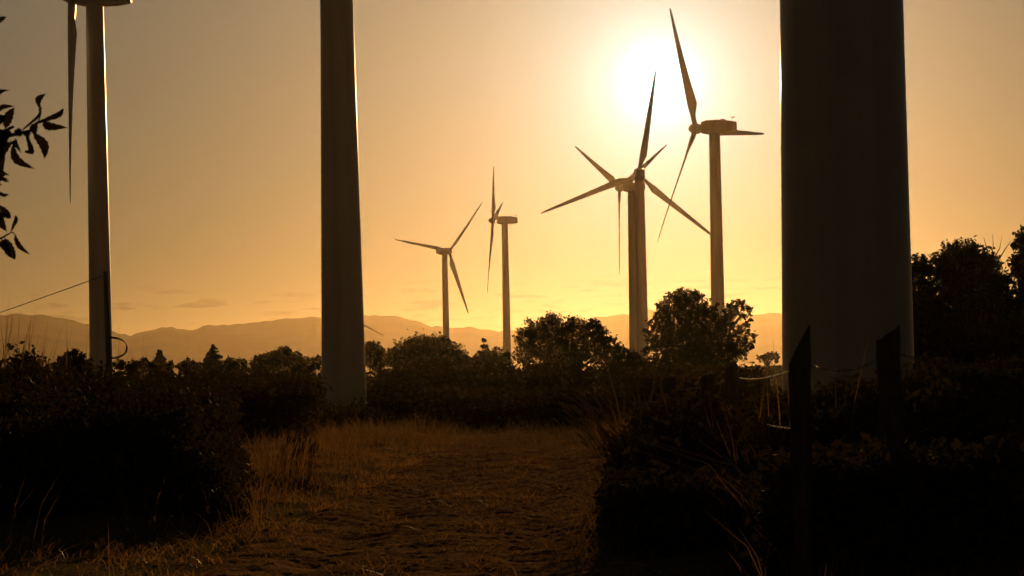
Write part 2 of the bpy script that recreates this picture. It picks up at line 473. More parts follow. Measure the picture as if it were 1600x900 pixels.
def turbine(label, tower_px, D, hub_y, prof, yaw, phase, over=3.0, pitch=-1, hub_z=None, door_ang=None, tilt=0.06):
    """tower_px: photo x of the tower top; prof: [(height fraction, diameter)]; yaw: heading of the rotor axis (0 = away from camera)"""
    top = at(tower_px, hub_y, D)
    hz = hub_z if hub_z else top.z
    gz = ground_z(top.x, D) - 0.15
    root = empty('wind_turbine', (top.x, D, gz), label, 'wind turbine', 'wind turbines on the plain')
    hh = hz - gz
    th = hh - 1.28
    tw = MB()
    pr = []
    fr = [p[0] for p in prof]; dd = [p[1] for p in prof]
    joints = (0.33, 0.66)
    zs = sorted([0, .012, .0121] + [k / 24 for k in range(1, 25)])
    for q in zs:
        d = float(np.interp(q, fr, dd)) / 2
        pr.append((q * th, d * (1.06 if q <= .012 else 1.0)))
    for j in joints:                                   # bolted flange seams stand slightly proud
        d = float(np.interp(j, fr, dd)) / 2
        pr += [(j * th - .09, d), (j * th - .08, d + .012), (j * th + .08, d + .012), (j * th + .09, d)]
    pr.sort()
    tw.lathe(pr, 48)
    tower = tw.build('tower', M['paint'], root, None, True)
    # access door low on the tower
    da = R(door_ang if door_ang is not None else 200)
    db = dd[0] / 2 - 0.01
    dm = MB(); rot = Matrix.Rotation(da, 3, 'Z')
    dm.box(rot @ Vector((db, 0, 1.55)), (.12, .85, 2.0), rot)
    dm.build('door', M['steel'], tower)
    dm = MB(); dm.box(rot @ Vector((db + .25, 0, .42)), (.75, 1.0, .10), rot); dm.build('doorstep', M['steel'], tower)
    Mz = Matrix.Rotation(-yaw, 4, 'Z')
    def child(key, builder, name, m, mtx, parent=root):
        o = bpy.data.objects.new(name, shared(key, builder, m)); COL.objects.link(o)
        o.parent = parent; o.matrix_local = mtx
        return o
    Mh = Matrix.Translation((0, 0, hh)) @ Mz
    nac = child('nacelle', nacelle_mb, 'nacelle', M['paint'], Mh)
    def vane():
        b_ = MB(); b_.tube([(.45, -3.4, .85), (.45, -3.4, 1.55)], .035); b_.tube([(.15, -3.4, 1.5), (.75, -3.4, 1.5)], .03)
        b_.box((.15, -3.4, 1.58), (.12, .12, .16)); b_.box((.75, -3.55, 1.58), (.04, .5, .22)); return b_
    child('wind_vane', vane, 'wind_vane', M['steel'], Matrix(), nac)
    def hatch():
        b_ = MB(); b_.box((-.35, -2.0, 1.16), (.7, .7, .14)); return b_
    child('roof_hatch', hatch, 'roof_hatch', M['steel'], Matrix(), nac)
    Mr = Mh @ Matrix.Translation((0, over, 0)) @ Matrix.Rotation(tilt, 4, 'X')
    child('hub', nose_mb, 'hub', M['blade'], Mr)
    for k in range(3):
        child('blade%d' % pitch, lambda: blade_mb(24, pitch), 'blade', M['blade'], Mr @ Matrix.Rotation(phase + k * 2 * math.pi / 3, 4, 'Y'))
    return root

def fit(tips, D=None, L=24.0, away=1, nose=1):
    """rotor pose from three blade tips in the photo: hub pixel, distance, yaw and phase"""
    hx = sum(p[0] for p in tips) / 3; hy = sum(p[1] for p in tips) / 3
    uv = []
    for x, y in tips:
        a, b_ = x - hx, hy - y
        uv.append((a * CR + b_ * SR, -a * SR + b_ * CR))
    Lp = math.sqrt(sum(v * v for u, v in uv) / 1.5)
    c = min(1.0, math.sqrt(sum(u * u for u, v in uv) / 1.5) / Lp)
    D = D or L * F / Lp
    ph = sorted(math.atan2(u / c, v) % (2 * math.pi) for u, v in uv)
    sN = sum(math.sin(3 * p) for p in ph); cN = sum(math.cos(3 * p) for p in ph)
    phase = math.atan2(sN, cN) / 3
    yaw = math.acos(c) * nose            # nose -1: axis swings to the left
    return hx, hy, D, yaw, phase

def project(p):
    rx, rz = p[0] / p[1], (p[2] - CAMZ) / p[1]
    return 800 + F * (rx * CR - rz * SR), HOR - F * (rx * SR + rz * CR)

def refine(tips, hx, hy, D, yaw, phase, L=24.0):
    """least squares with true perspective: where the hub stands and how the rotor is turned"""
    h = at(hx, hy, D)
    q = np.array([h.x, h.y, h.z, yaw, phase, 0.06])
    step = np.array([.01, .1, .01, 1e-3, 1e-3, 1e-3])
    def tipset(q):
        o_ = []
        for k in range(3):
            a = q[4] + k * 2 * math.pi / 3
            u_, v_, w_ = L * math.sin(a), -L * math.cos(a) * math.sin(q[5]), L * math.cos(a) * math.cos(q[5])     # right, along axis, up
            o_.append((q[0] + u_ * math.cos(q[3]) + v_ * math.sin(q[3]), q[1] - u_ * math.sin(q[3]) + v_ * math.cos(q[3]), q[2] + w_))
        return [project(p) for p in o_]
    pr = tipset(q)
    order = []                       # match blades with tips once
    import itertools
    best = min(itertools.permutations(range(3)), key=lambda pm: sum((pr[pm[i]][0] - tips[i][0]) ** 2 + (pr[pm[i]][1] - tips[i][1]) ** 2 for i in range(3)))
    def res(q):
        p = tipset(q); return np.array([p[best[i]][k] - tips[i][k] for i in range(3) for k in (0, 1)] + [60 * (q[5] - .06)])
    lam = 1e-2
    for _ in range(60):
        r = res(q); J = np.stack([(res(q + step * (np.arange(6) == i)) - r) / step[i] for i in range(6)], 1)
        A = J.T @ J
        dq = -np.linalg.solve(A + lam * np.diag(np.diag(A)), J.T @ r)
        if np.sum(res(q + dq) ** 2) < np.sum(r ** 2): q = q + dq; lam *= .5
        else: lam *= 3
    return q, float(np.abs(res(q)).max())

def rotor_turbine(label, tips, prof, nose, tower_px, over=3.0, pitch=-1, yaw_set=None):
    hx, hy, D, yaw, phase = fit(tips, nose=nose)
    q, err = refine(tips, hx, hy, D, yaw, phase)
    print('turbine', [round(float(v), 3) for v in q], 'err px', round(err, 2), 'hub px', project(q[:3]))
    yaw = q[3] if yaw_set is None else yaw_set
    tx, ty = q[0] - over * math.sin(yaw), q[1] - over * math.cos(yaw)
    px, py = project((tx, ty, q[2]))
    print('   tower axis px', px, 'photo', tower_px)
    return turbine(label, px, ty, py, prof, yaw, q[4], over, pitch, hub_z=q[2], tilt=q[5])

STD = [(0, 2.6), (1, 1.95)]
rotor_turbine('small far turbine, rotor turned to show three spread blades, above a rounded tree clump',
              [(618, 373), (754, 316), (735, 490)], [(0, 2.6), (1, 2.05)], 1, 694.5)
rotor_turbine('slender turbine seen edge-on, one blade up and one down, beside a bushy tree',
              [(769, 260), (758, 458), (784, 315)], [(0, 2.7), (1, 2.0)], -1, 788.5, over=3.7)
rotor_turbine('turbine facing away with widely spread blades, its lower blade passing behind the next tower',
              [(849, 331), (1131, 378), (1016, 112)], [(0, 2.85), (1, 2.15)], 1, 998, yaw_set=0.0)
rotor_turbine('turbine half hidden behind another, blades in a Y with one hanging straight down',
              [(896, 229), (1040, 225), (965, 428)], [(0, 3.0), (1, 2.2)], -1, 987, over=4.2)
rotor_turbine('turbine just below the sun with long side-on nacelle and blade reaching above the glare',
              [(1043, 13), (1022, 380), (1190, 208)], [(0, 2.75), (1, 1.95)], -1, 1116.5, over=3.9)
turbine('turbine cut by the upper frame edge, one blade hanging beside its slim tower', 147.5, 276, -9, [(0, 2.68), (1, 1.98)], R(-95), R(180 + 3), over=2.5, door_ang=-20, tilt=0.045, pitch=-1)
turbine('wide bare tower before the mountains with no blades in view, narrower than the nearest tower', 526 , 140, 0, [(0, 2.62), (0.46, 1.93), (1, 1.75)], R(-10), R(2), hub_z=49.5, door_ang=150)
turbine('huge nearest tower filling the frame height, its rotor above the frame', 1314.5, 48, 0, [(0, 2.64), (0.18, 2.43), (1, 1.9)], R(-6), R(0), hub_z=49.0, door_ang=80)
turbine('most distant turbine, only a blade tip showing from behind the wide bare tower', 557, 1797, 502, STD, R(2), R(118.5), over=3.0)

# ------------------------------------------------------------------ trees and bushes
def limb_path(a, b, sag=0.12, n=5):
    a, b = Vector(a), Vector(b); out_ = []
    for i in range(n + 1):
        q = i / n
        p = a.lerp(b, q)
        p += Vector((random.uniform(-1, 1), random.uniform(-1, 1), random.uniform(-1, 1))) * sag * (b - a).length * (q * (1 - q)) * 1.2
        out_.append(p)
    return out_

def tree(name, label, cat, D, blobs, leaf=0.14, dens=5.0, mat_leaf='leaf', trunk_r=0.12, group='trees and bushes on the skyline', twigs=None, depth=1.0, sub=0.34, stems=1):
    """blobs: billows of the crown as (px, py, radius px) at distance D"""
    ws = []
    facs = []
    for bl in blobs:
        px, py, r = bl[:3]; facs.append(bl[3] if len(bl) > 3 else 1.0)
        c = at(px, py, D); rad = r * D / F
        ws.append((c, rad))
    cx = sum(c.x * r for c, r in ws) / sum(r for c, r in ws)
    gz = ground_z(cx, D)
    root = empty(name, (cx, D, gz - 0.05), label, cat, group)
    o3 = Vector((cx, D, gz - 0.05))
    pts = []; spots = []
    for (c, rad), fac in zip(ws, facs):
        c = c - o3; c.y += random.uniform(-1, 1) * rad * 0.9 * depth
        spots.append((c, rad))
        n = max(24, int(fac * dens * math.pi * rad * rad / (leaf * leaf * 0.85)))
        per = 16; ns = max(4, n // per)
        pts.append(blob_points(c, rad, ns, per, sub=sub))
    C = np.concatenate(pts)
    C[:, 2] = np.maximum(C[:, 2], 0.06)
    V, Fq = leaves_arrays(C, leaf)
    link('crown', np_mesh('crown', V, Fq), M[mat_leaf], root)
    mb = MB()
    hi = max(c.z for c, r in spots)
    fork = Vector((random.uniform(-.1, .1), 0, hi * 0.38))
    for s in range(stems):
        off = Vector((random.uniform(-.3, .3), random.uniform(-.3, .3), 0)) if stems > 1 else Vector((0, 0, 0))
        mb.tube([off, off * .6 + Vector((0, 0, fork.z * .5)), fork], [trunk_r * 1.35, trunk_r, trunk_r * .85], 9)
    for c, rad in spots:
        pth = limb_path(fork, c + Vector((0, 0, rad * .35)))
        mb.tube(pth, [trunk_r * .62 * (1 - .8 * i / 5) for i in range(6)], 6)
        for k in range(5):
            d = Vector((random.gauss(0, 1), random.gauss(0, 1), random.gauss(.3, 1))).normalized() * rad * .9
            mb.tube(limb_path(pth[3], c + d, .15, 3), [trunk_r * .22, trunk_r * .16, trunk_r * .1, trunk_r * .05], 4)
    for tw in (twigs or []):
        pp = [at(x, y, D) - o3 for x, y in tw]
        mb.tube(pp, [.03 * (1 - .7 * i / max(1, len(pp) - 1)) for i in range(len(pp))], 4)
    mb.build('trunk', M['bark'], root)
    return root

def conifer(label, px, ytop, ybase_w, D, cat='conifer', leaf=0.13, sparse=1.0, layers=15):
    topp = at(px, ytop, D); gz = ground_z(topp.x, D)
    root = empty('conifer', (topp.x, D, gz - .05), label, cat, 'trees and bushes on the skyline')
    h = topp.z - gz; wr = ybase_w * D / F / 2
    mb = MB(); mb.tube([(0, 0, 0), (0, 0, h * .5), (0, 0, h)], [h * .022, h * .014, .01], 8)
    C = []
    for k in range(layers):
        q = k / (layers - 1)
        z = h * (0.12 + 0.86 * q)
        rr = wr * (1 - q) ** 0.85 + .05
        nb = int(7 + 5 * (1 - q))
        a0 = random.random() * 6.28
        for i in range(nb):
            a = a0 + 6.283 * i / nb + random.uniform(-.25, .25)
            rl = rr * random.uniform(.7, 1.15)
            e = Vector((math.cos(a) * rl, math.sin(a) * rl, z + rl * random.uniform(-.1, .35)))
            b0 = Vector((0, 0, z))
            mb.tube([b0, b0.lerp(e, .5), e], [.02, .014, .006], 4)
            for s in np.linspace(.15, 1, max(4, int(14 * sparse * rl / wr) + 3)):
                p_ = b0.lerp(e, float(s))
                for _ in range(5): C.append((p_.x + random.gauss(0, .06), p_.y + random.gauss(0, .06), p_.z + random.gauss(-.02, .06)))
    V, Fq = leaves_arrays(np.array(C), leaf, elong=2.2)
    link('crown', np_mesh('crown', V, Fq), M['needle'], root)
    mb.build('trunk', M['bark'], root)
    return root

def spread(x0, x1, ytop, ybot, r, n, seed):
    """n billows filling a band"""
    rs = random.Random(seed)
    return [(rs.uniform(x0, x1), rs.uniform(ytop, ybot), r * rs.uniform(.75, 1.2)) for _ in range(n)]

# main trees by the track
tree('tree', 'broad two-lobed tree standing in front of the towers, under the sun', 'tree', 118,
     [(1070, 468, 21), (1052, 476, 18), (1088, 474, 18), (1036, 490, 16), (1104, 486, 15), (1022, 504, 12, .6), (1062, 506, 30), (1098, 506, 24), (1028, 530, 20), (1070, 540, 34), (1016, 546, 13, .6),
      (1108, 540, 28), (1126, 500, 14, 0.87), (1144, 484, 15, 0.87), (1156, 474, 9, 0.72), (1164, 488, 11, 0.72), (1170, 503, 8, 0.72), (1136, 516, 18, 0.87), (1160, 514, 11, 0.72), (1170, 530, 12, 0.72), (1174, 542, 8, 0.58), (1150, 540, 18, 0.80), (1160, 556, 9, 0.72),
      (1130, 560, 22), (1060, 570, 30), (1095, 575, 30), (1030, 575, 22), (1140, 578, 14), (1010, 520, 7, 0.72), (1118, 478, 7, 0.58)],
     leaf=.085, dens=5.2, trunk_r=.17, sub=.32)
tree('tree', 'wide ragged tree with bare twigs poking out of its crown', 'tree', 150,
     [(835, 512, 17), (820, 527, 16), (858, 506, 16), (868, 520, 24), (848, 536, 26), (905, 514, 18), (925, 512, 15), (900, 534, 28), (940, 526, 16), (948, 540, 18),
      (930, 548, 24), (870, 552, 30), (820, 550, 18), (862, 500, 9), (893, 504, 10), (962, 550, 12)],
     leaf=.10, dens=5.0, trunk_r=.16, sub=.32,
     twigs=[[(884, 520), (878, 500), (872, 488)], [(886, 515), (888, 499), (892, 486)], [(888, 512), (897, 498), (899, 488)], [(880, 508), (870, 495), (866, 489)], [(862, 505), (863, 494), (866, 487)], [(890, 506), (904, 496), (908, 492)]])
tree('bush', 'low leafy bush filling the gap beside the paired tower bases', 'bush', 135, [(972, 556, 16), (985, 565, 16), (962, 566, 16), (997, 572, 16), (976, 580, 22)], leaf=.10, dens=5, trunk_r=.06)
tree('tree', 'round dark tree standing a little back, its crown hiding a far tower foot', 'tree', 205,
     [(655, 548, 24), (685, 548, 23), (625, 554, 20), (710, 555, 18), (670, 538, 14), (695, 536, 11), (640, 540, 12), (722, 563, 12), (612, 562, 14), (660, 565, 26), (700, 570, 22)], leaf=.13, dens=6, trunk_r=.16)
tree('bush', 'small round bush emerging at the edge of the wide bare tower', 'bush', 190, [(580, 546, 13), (592, 553, 10), (572, 552, 12), (584, 562, 16)], leaf=.12, dens=6, trunk_r=.06)
tree('bush', 'low scrub between the dome shaped tree and the edge-on turbine', 'bush', 185, [(745, 563, 12), (762, 560, 14), (780, 556, 13), (792, 562, 13), (770, 572, 18), (740, 575, 14)], leaf=.11, dens=5, trunk_r=.06)
conifer('scraggly little conifer with open spiky branches among the low scrub', 756, 529, 62, 185, sparse=.8, layers=10, leaf=.11)
tree('tree', 'lumpy broad tree at the left side of the wide bare tower', 'tree', 225,
     [(445, 558, 15), (428, 564, 15), (462, 565, 14), (408, 568, 13), (448, 550, 9), (480, 570, 13), (497, 566, 11), (440, 578, 20), (410, 580, 16), (475, 582, 16)], leaf=.13, dens=6, trunk_r=.15)
conifer('bushy pointed conifer, the tallest in the low skyline trees', 333, 538, 80, 215, leaf=.13, sparse=1.5, layers=18)
conifer('smaller pointed conifer between the pole and the tallest conifer', 249, 547, 66, 215, leaf=.13, sparse=1.5, layers=18)
tree('bush', 'low dome shaped bush between the two pointed conifers', 'bush', 220, [(296, 571, 11), (284, 575, 9), (308, 574, 10), (296, 582, 14)], leaf=.12, dens=6, trunk_r=.06)
tree('bush', 'irregular low shrub on the far side of the tallest conifer', 'bush', 220, [(362, 570, 11), (378, 571, 11), (392, 574, 9), (350, 572, 10), (370, 582, 16)], leaf=.12, dens=6, trunk_r=.06)
tree('bush', 'small knobbly bushes clump beside the cable loop', 'bush', 210, [(187, 570, 9), (205, 572, 10), (222, 568, 9), (235, 572, 9), (265, 573, 9), (212, 580, 15), (244, 582, 14)], leaf=.12, dens=6, trunk_r=.05)
tree('bush', 'fine leaved round bush in front of the slim tower foot', 'bush', 62, [(112, 565, 17), (98, 570, 14), (128, 562, 13), (118, 556, 10), (134, 572, 14), (105, 585, 20), (130, 590, 20)], leaf=.05, dens=4.6, trunk_r=.04, stems=3)
tree('bush', 'pale hazy bush on the far field beside the huge tower', 'bush', 235, [(1203, 556, 8), (1190, 559, 7), (1214, 559, 7), (1200, 562, 9)], leaf=.12, dens=4, trunk_r=.05)
tree('tree', 'tall dark tree with flat rounded top beyond the huge tower', 'tree', 92,
     [(1490, 402, 25), (1515, 400, 24), (1472, 418, 24), (1540, 408, 22), (1500, 425, 34), (1545, 430, 26), (1470, 450, 30), (1520, 460, 36), (1560, 450, 24), (1490, 490, 38), (1545, 495, 36), (1450, 480, 26), (1500, 530, 36), (1550, 535, 34), (1460, 525, 28)],
     leaf=.085, dens=6, trunk_r=.18, twigs=[[(1548, 410), (1552, 385), (1551, 366)], [(1552, 405), (1562, 388), (1566, 368)], [(1558, 410), (1570, 390), (1580, 376)], [(1545, 405), (1541, 386), (1537, 371)]])
tree('tree', 'small rounded tree tucked against the huge tower edge', 'tree', 96, [(1437, 408, 13), (1428, 425, 18), (1445, 422, 13), (1436, 450, 24), (1425, 480, 26), (1440, 520, 28)], leaf=.085, dens=6, trunk_r=.12)
tree('tree', 'leafy tree cut by the frame edge, taller than its neighbour', 'tree', 84,
     [(1596, 384, 18), (1610, 372, 20), (1588, 408, 16), (1606, 415, 22), (1585, 435, 16), (1610, 450, 30), (1590, 480, 28), (1615, 500, 34), (1592, 530, 30)], leaf=.085, dens=5, trunk_r=.16)

# undergrowth: masses of bramble and scrub nobody could count
def mass(name, label_unused, boxes, leaf, dens, m, seed):
    """boxes: (x0px, x1px, D0, D1, top_px) heaps; foliage from the ground up to the photo height top_px"""
    rs = np.random.default_rng(seed); allp = []
    for x0, x1, D0, D1, ytop, n in boxes:
        D = D0 + (D1 - D0) * rs.random(n); px = x0 + (x1 - x0) * rs.random(n)
        cx = np.empty(n); topz = np.empty(n); gzv = np.empty(n)
        for i in range(n):
            q = at(px[i], ytop, D[i]); cx[i] = q.x
            gzv[i] = ground_z(q.x, D[i])
            lump = noise.fractal(Vector((q.x * .7, D[i] * .25, seed)), 1, 2, 4)
            topz[i] = max(gzv[i] + .25, gzv[i] + (q.z - gzv[i]) * (0.86 + .34 * lump))
        zz = gzv + (topz - gzv) * rs.random(n) ** 0.75
        c = np.stack([cx, D, zz], 1)
        P_ = np.repeat(c, 9, axis=0)
        allp.append(P_ + rs.normal(size=P_.shape) * leaf * 1.6)
    C = np.concatenate(allp)
    V, Fq = leaves_arrays(C, leaf)
    o = link(name, np_mesh(name, V, Fq), m); kind(o, 'stuff')
    return o

far_scrub = mass('undergrowth', '', [(170, 496, 120, 190, 586, 3600), (496, 582, 152, 190, 582, 1600), (588, 1010, 95, 145, 570, 6500), (588, 1010, 76, 95, 612, 3600), (1000, 1185, 72, 112, 580, 3600), (350, 492, 75, 115, 598, 3000), (480, 600, 72, 108, 648, 1800), (600, 660, 80, 115, 600, 1500), (180, 490, 60, 100, 594, 4500), (1425, 1720, 74, 92, 470, 5200)], .10, 4, M['leaf_dark'], 11)
kind(far_scrub, 'stuff')
near_scrub = mass('undergrowth', '', [(-120, 64, 30, 46, 560, 4600), (-120, 190, 26, 50, 584, 6500), (150, 360, 30, 60, 596, 4800), (-120, 300, 24, 32, 635, 4200), (150, 350, 24, 34, 700, 2000), (345, 372, 28, 40, 722, 500), (335, 375, 24, 32, 785, 260)], .05, 4, M['bramble'], 12)
right_scrub = mass('undergrowth', '', [(1000, 1240, 22, 34, 646, 5600), (1180, 1420, 20, 30, 622, 5400), (1400, 1720, 19, 34, 596, 8000), (960, 1200, 19, 24, 745, 2400), (1200, 1700, 15.5, 20, 695, 5000), (1420, 1720, 40, 70, 565, 4500), (955, 1005, 22, 28, 770, 420), (965, 1015, 24, 30, 690, 700)], .045, 4, M['bramble'], 13)
for o, l, c in ((far_scrub, 'dark hedge and scrub below the skyline trees across the end of the track', 'undergrowth'),
                (near_scrub, 'black bramble thicket beside the track below the slim tower', 'undergrowth'),
                (right_scrub, 'black bramble thicket behind the wire fence', 'undergrowth')):
    tag(o, l, c)

# ------------------------------------------------------------------ grass
def grass(name, label, pts, hgt, wid, m, lean=0.25, lean_dir=(0, 0), curve=0.3, clump=True):
    """three-vertex-pair blades at ground points"""
    n = len(pts)
    P_ = np.array(pts)
    h = hgt[0] + (hgt[1] - hgt[0]) * RNG.random(n) ** 1.6
    if clump: h *= np.array([max(.25, .8 + 1.5 * noise.noise(Vector((p_[0] * 1.7, p_[1] * 1.1, 2.2)))) for p_ in pts])
    a = RNG.random(n) * 2 * math.pi
    wv = np.stack([np.cos(a), np.sin(a), np.zeros(n)], 1) * (wid * (.6 + .8 * RNG.random(n)))[:, None]
    d = RNG.normal(size=(n, 3)) * lean; d[:, 2] = 1; d[:, 0] += lean_dir[0]; d[:, 1] += lean_dir[1]
    mid = P_ + d * (h * .55)[:, None]
    d2 = d.copy(); d2[:, :2] *= (1 + curve * 4); d2[:, 2] *= .85
    tip = mid + d2 * (h * .45)[:, None]
    V = np.empty((n, 5, 3))
    V[:, 0] = P_ - wv; V[:, 1] = P_ + wv; V[:, 2] = mid + wv * .7; V[:, 3] = mid - wv * .7; V[:, 4] = tip
    idx = np.arange(n)[:, None] * 5
    T = np.concatenate([idx + np.array([[0, 1, 2]]), idx + np.array([[0, 2, 3]]), idx + np.array([[3, 2, 4]])])
    o = link(name, np_mesh(name, V.reshape(-1, 3), T), m)
    tag(o, label, 'grass'); kind(o, 'stuff')
    return o

def scatter(n, f, seed):
    rs = random.Random(seed); o = []; k = 0
    while len(o) < n and k < n * 60:
        k += 1
        y = 9 + (95 - 9) * rs.random() ** 1.5; x = road_cx(y) + rs.uniform(-9, 9)
        d = x - road_cx(y)
        if rs.random() < f(x, y, d): o.append((x, y, ground_z(x, y) - .01))
    return o
def patchy(x, y, s): return noise.noise(Vector((x * s, y * s, 5)))
grass('grass', 'short trodden grass over the track verges',
      scatter(85000, lambda x, y, d: (.15 + 1.2 * max(0, patchy(x, y, .6))) if 1.15 < abs(d) < 6 else (.45 + patchy(x, y, .9) if abs(d) < .55 else .10 + .5 * max(0, patchy(x, y, 1.3))), 21), (.03, .13), .005, M['grass'], .6)
grass('grass', 'taller seeding grass along the verges of the track',
      scatter(24000, lambda x, y, d: max(0, patchy(x, y, .8) * 1.3 + .05) * (1 if y > 27 else .22) if (1.7 < abs(d) < 5.5) else 0, 22), (.10, .48), .005, M['straw'], .25)
sp = scatter(5200, lambda x, y, d: .75 * max(0.05, .5 + patchy(x, y, 1.1)) if abs(d) < 2.1 else .04, 29)
rs_ = np.random.default_rng(5); oc = np.array([(1, 0, 0), (0, 1, 0), (-1, 0, 0), (0, -1, 0), (0, 0, 1), (0, 0, -1)], float)
of = np.array([(0, 1, 4), (1, 2, 4), (2, 3, 4), (3, 0, 4), (1, 0, 5), (2, 1, 5), (3, 2, 5), (0, 3, 5)])
SV = np.concatenate([np.array(p_) + (0, 0, .03) + oc * (rs_.random((6, 3)) * .5 + .6) * (.007 + .045 * rs_.random() ** 5) * (1, 1, .7) for p_ in sp])
SF = np.concatenate([of + 6 * i for i in range(len(sp))])
tag(kind(link('gravel', np_mesh('gravel', SV, SF), M['stone']), 'stuff'), 'small loose stones strewn over the dirt track', 'gravel')
grass('stubble', 'trampled dry stubble and weeds covering the dirt track',
      scatter(170000, lambda x, y, d: max(.02, .42 + 1.1 * patchy(x * 1.5, y * .7, .9) - (.22 if .55 < abs(d) < 1.2 else 0)) if abs(d) < 4.6 else 0, 41), (.02, .12), .0045, M['stubble'], .7)
rsf = random.Random(8); fp = []
for _ in range(5000):
    y = rsf.uniform(50, 76); x = road_cx(y) + rsf.uniform(-5, 4.5); fp.append((x, y, ground_z(x, y)))
grass('grass', 'rough grass where the track fades out before the hedge', fp, (.08, .42), .008, M['grass'], .3)
# tall stalks rising out of the thicket
def stalks(label, spec, seed, m='straw'):
    rs = random.Random(seed); pts = []
    for px, D, n, spreadpx in spec:
        for _ in range(n):
            q = at(px + rs.gauss(0, spreadpx), 600, D + rs.uniform(-1.5, 1.5)); pts.append((q.x, q.y, ground_z(q.x, q.y)))
    return pts
tall = stalks('', [(14, 34, 60, 16), (38, 34, 26, 7), (130, 40, 20, 30), (215, 50, 8, 4), (203, 50, 4, 2), (5, 30, 30, 10)], 31)
grass('tall_grass', 'tall thin grass stems rising above the bramble thicket', tall, (1.6, 2.75), .009, M['grass'], .07, (.05, 0), .2, False)
tallr = stalks('', [(1000, 27, 60, 30), (1080, 26, 70, 40), (1180, 22, 90, 40), (1300, 21, 60, 50), (1450, 27, 60, 60), (1560, 28, 40, 40)], 33)
grass('tall_grass', 'dry weed stems standing between the fence posts', tallr, (.7, 1.35), .005, M['straw'], .12, (-.05, 0), .2)

M['weed'] = leafy('shiny_weed', [(0.3, (0.05, 0.035, 0.016)), (0.7, (0.11, 0.075, 0.034))], 3, trans=0.2, tcol=(0.2, 0.1, 0.03), rough=0.25, gloss=0.16)
shin = stalks('', [(1120, 20.5, 160, 18), (1175, 20, 160, 20), (1215, 19.5, 110, 14), (1265, 19, 110, 16), (1330, 19, 50, 20), (1020, 22, 50, 12)], 35)
grass('weeds', 'glistening low weeds at the feet of the fence posts', shin, (.35, .78), .004, M['weed'], .35, (-.05, 0), .5)

edge = stalks('', [(930, 24, 90, 22), (950, 20, 90, 20), (905, 19, 50, 22), (400, 27, 120, 30), (370, 23, 70, 40), (440, 31, 120, 28)], 36)
grass('tall_grass', 'loose backlit grass tufts leaning over both edges of the track', edge, (.12, .5), .005, M['straw'], .3, (0, 0), .5)

# arching reed clump at the end of the fence
def reed_clump(label, px, D, n, lean, hmin, hmax, seed, nb=220, bh=(.4, .95), bs=.16):
    rs = random.Random(seed)
    b = at(px, 700, D); root = empty('reed_clump', (b.x, D, ground_z(b.x, D) - .02), label, 'reeds')
    for _ in range(n):
        st = MB(); hd = MB()
        h = rs.uniform(hmin, hmax); x0, y0 = rs.gauss(0, .13), rs.gauss(0, .16)
        lx = lean * rs.uniform(.5, 1.5); ly = rs.gauss(0, .12)
        pts = []
        for k in range(6):
            q = k / 5
            pts.append((x0 + lx * h * q ** 1.8, y0 + ly * h * q ** 1.5, h * (q - .10 * q * q)))
        st.tube(pts, [.0045, .004, .0035, .003, .0025, .0012], 4)
        a, e = Vector(pts[-1]), Vector(pts[-2]); dr = (a - e).normalized()
        hl = rs.uniform(.12, .2)
        hd.tube([a - dr * .02, a + dr * hl * .35, a + dr * hl * .7 + Vector((lean * .02, 0, -.01)), a + dr * hl + Vector((lean * .06, 0, -.03))], [.003, .010, .008, .001], 5)
        so_ = st.build('stem', M['straw'], root); hd.build('seed_head', M['straw'], so_)
    pts = [(rs.gauss(0, bs), rs.gauss(0, bs * 1.3), 0) for _ in range(nb)]
    g = grass('leaves', 'x', pts, bh, .007, M['grass'], .22, (lean * .5, 0), .4, False)
    for k in ('label', 'category', 'kind'): del g[k]
    g.parent = root
    return root
reed_clump('arching seed-headed reed clump glinting at the near end of the fence', 985, 26, 60, -.30, .8, 1.42, 5)
reed_clump('low dry reed tuft at the foot of the thicket across the track', 455, 33, 30, .12, .35, .62, 6, 130, (.12, .4), .4)

# ------------------------------------------------------------------ fence posts and barbed wire
FG = 'split wooden posts of the wire fence'
def post(label, px, ytop, D, wpx, slant, seed):
    rs = random.Random(seed)
    tp = at(px, ytop, D); gz = ground_z(tp.x, D); h = tp.z - gz + .1; r = wpx * D / F / 2
    mb = MB(); prev = None; n = 9
    prof = [1 + rs.uniform(-.30, .16) for _ in range(n)]
    steps = 14; tops = h - abs(slant)
    for k in range(steps + 1):
        z = tops * k / steps; wob = (rs.uniform(-.006, .006), rs.uniform(-.006, .006))
        rg = mb.ring([(math.cos(6.2832 * i / n) * r * prof[i] * (1 + rs.uniform(-.03, .03)) + wob[0], math.sin(6.2832 * i / n) * r * prof[i] + wob[1], z) for i in range(n)])
        if prev: mb.bridge(prev, rg)
        else: mb.cap(rg[::-1])
        prev = rg
    last = mb.ring([(mb.v[i][0] * .93, mb.v[i][1] * .93, tops + rs.uniform(-.03, .03) + abs(slant) * min(1, max(0.02, (.5 + .5 * math.copysign(1, slant) * mb.v[i][0] / r)))) for i in prev])
    mb.bridge(prev, last); mb.cap(last)
    o = mb.build('fence_post', M['wood'], None, (tp.x, D, gz - .1))
    o.rotation_euler = (rs.uniform(-.02, .02), rs.uniform(-.025, .025), 0)
    tag(o, label, 'fence post', FG)
    return o, tp
posts = [post('stout fence post with long slanted top, in front of the huge tower', 1248, 508, 15.5, 42, .24, 1),
         post('stout fence post with narrow pointed top, before the shaded edge of the huge tower', 1392, 508, 16.4, 34, .10, 2),
         post('thin upright fence post against the pale field strip', 1148, 566, 29, 22, .07, 3),
         post('fence post below the broad two-lobed tree, nearer the thin post', 1100, 586, 27, 28, .06, 4),
         post('furthest fence post, beside the arching reeds', 1043, 590, 33, 24, .05, 5)]

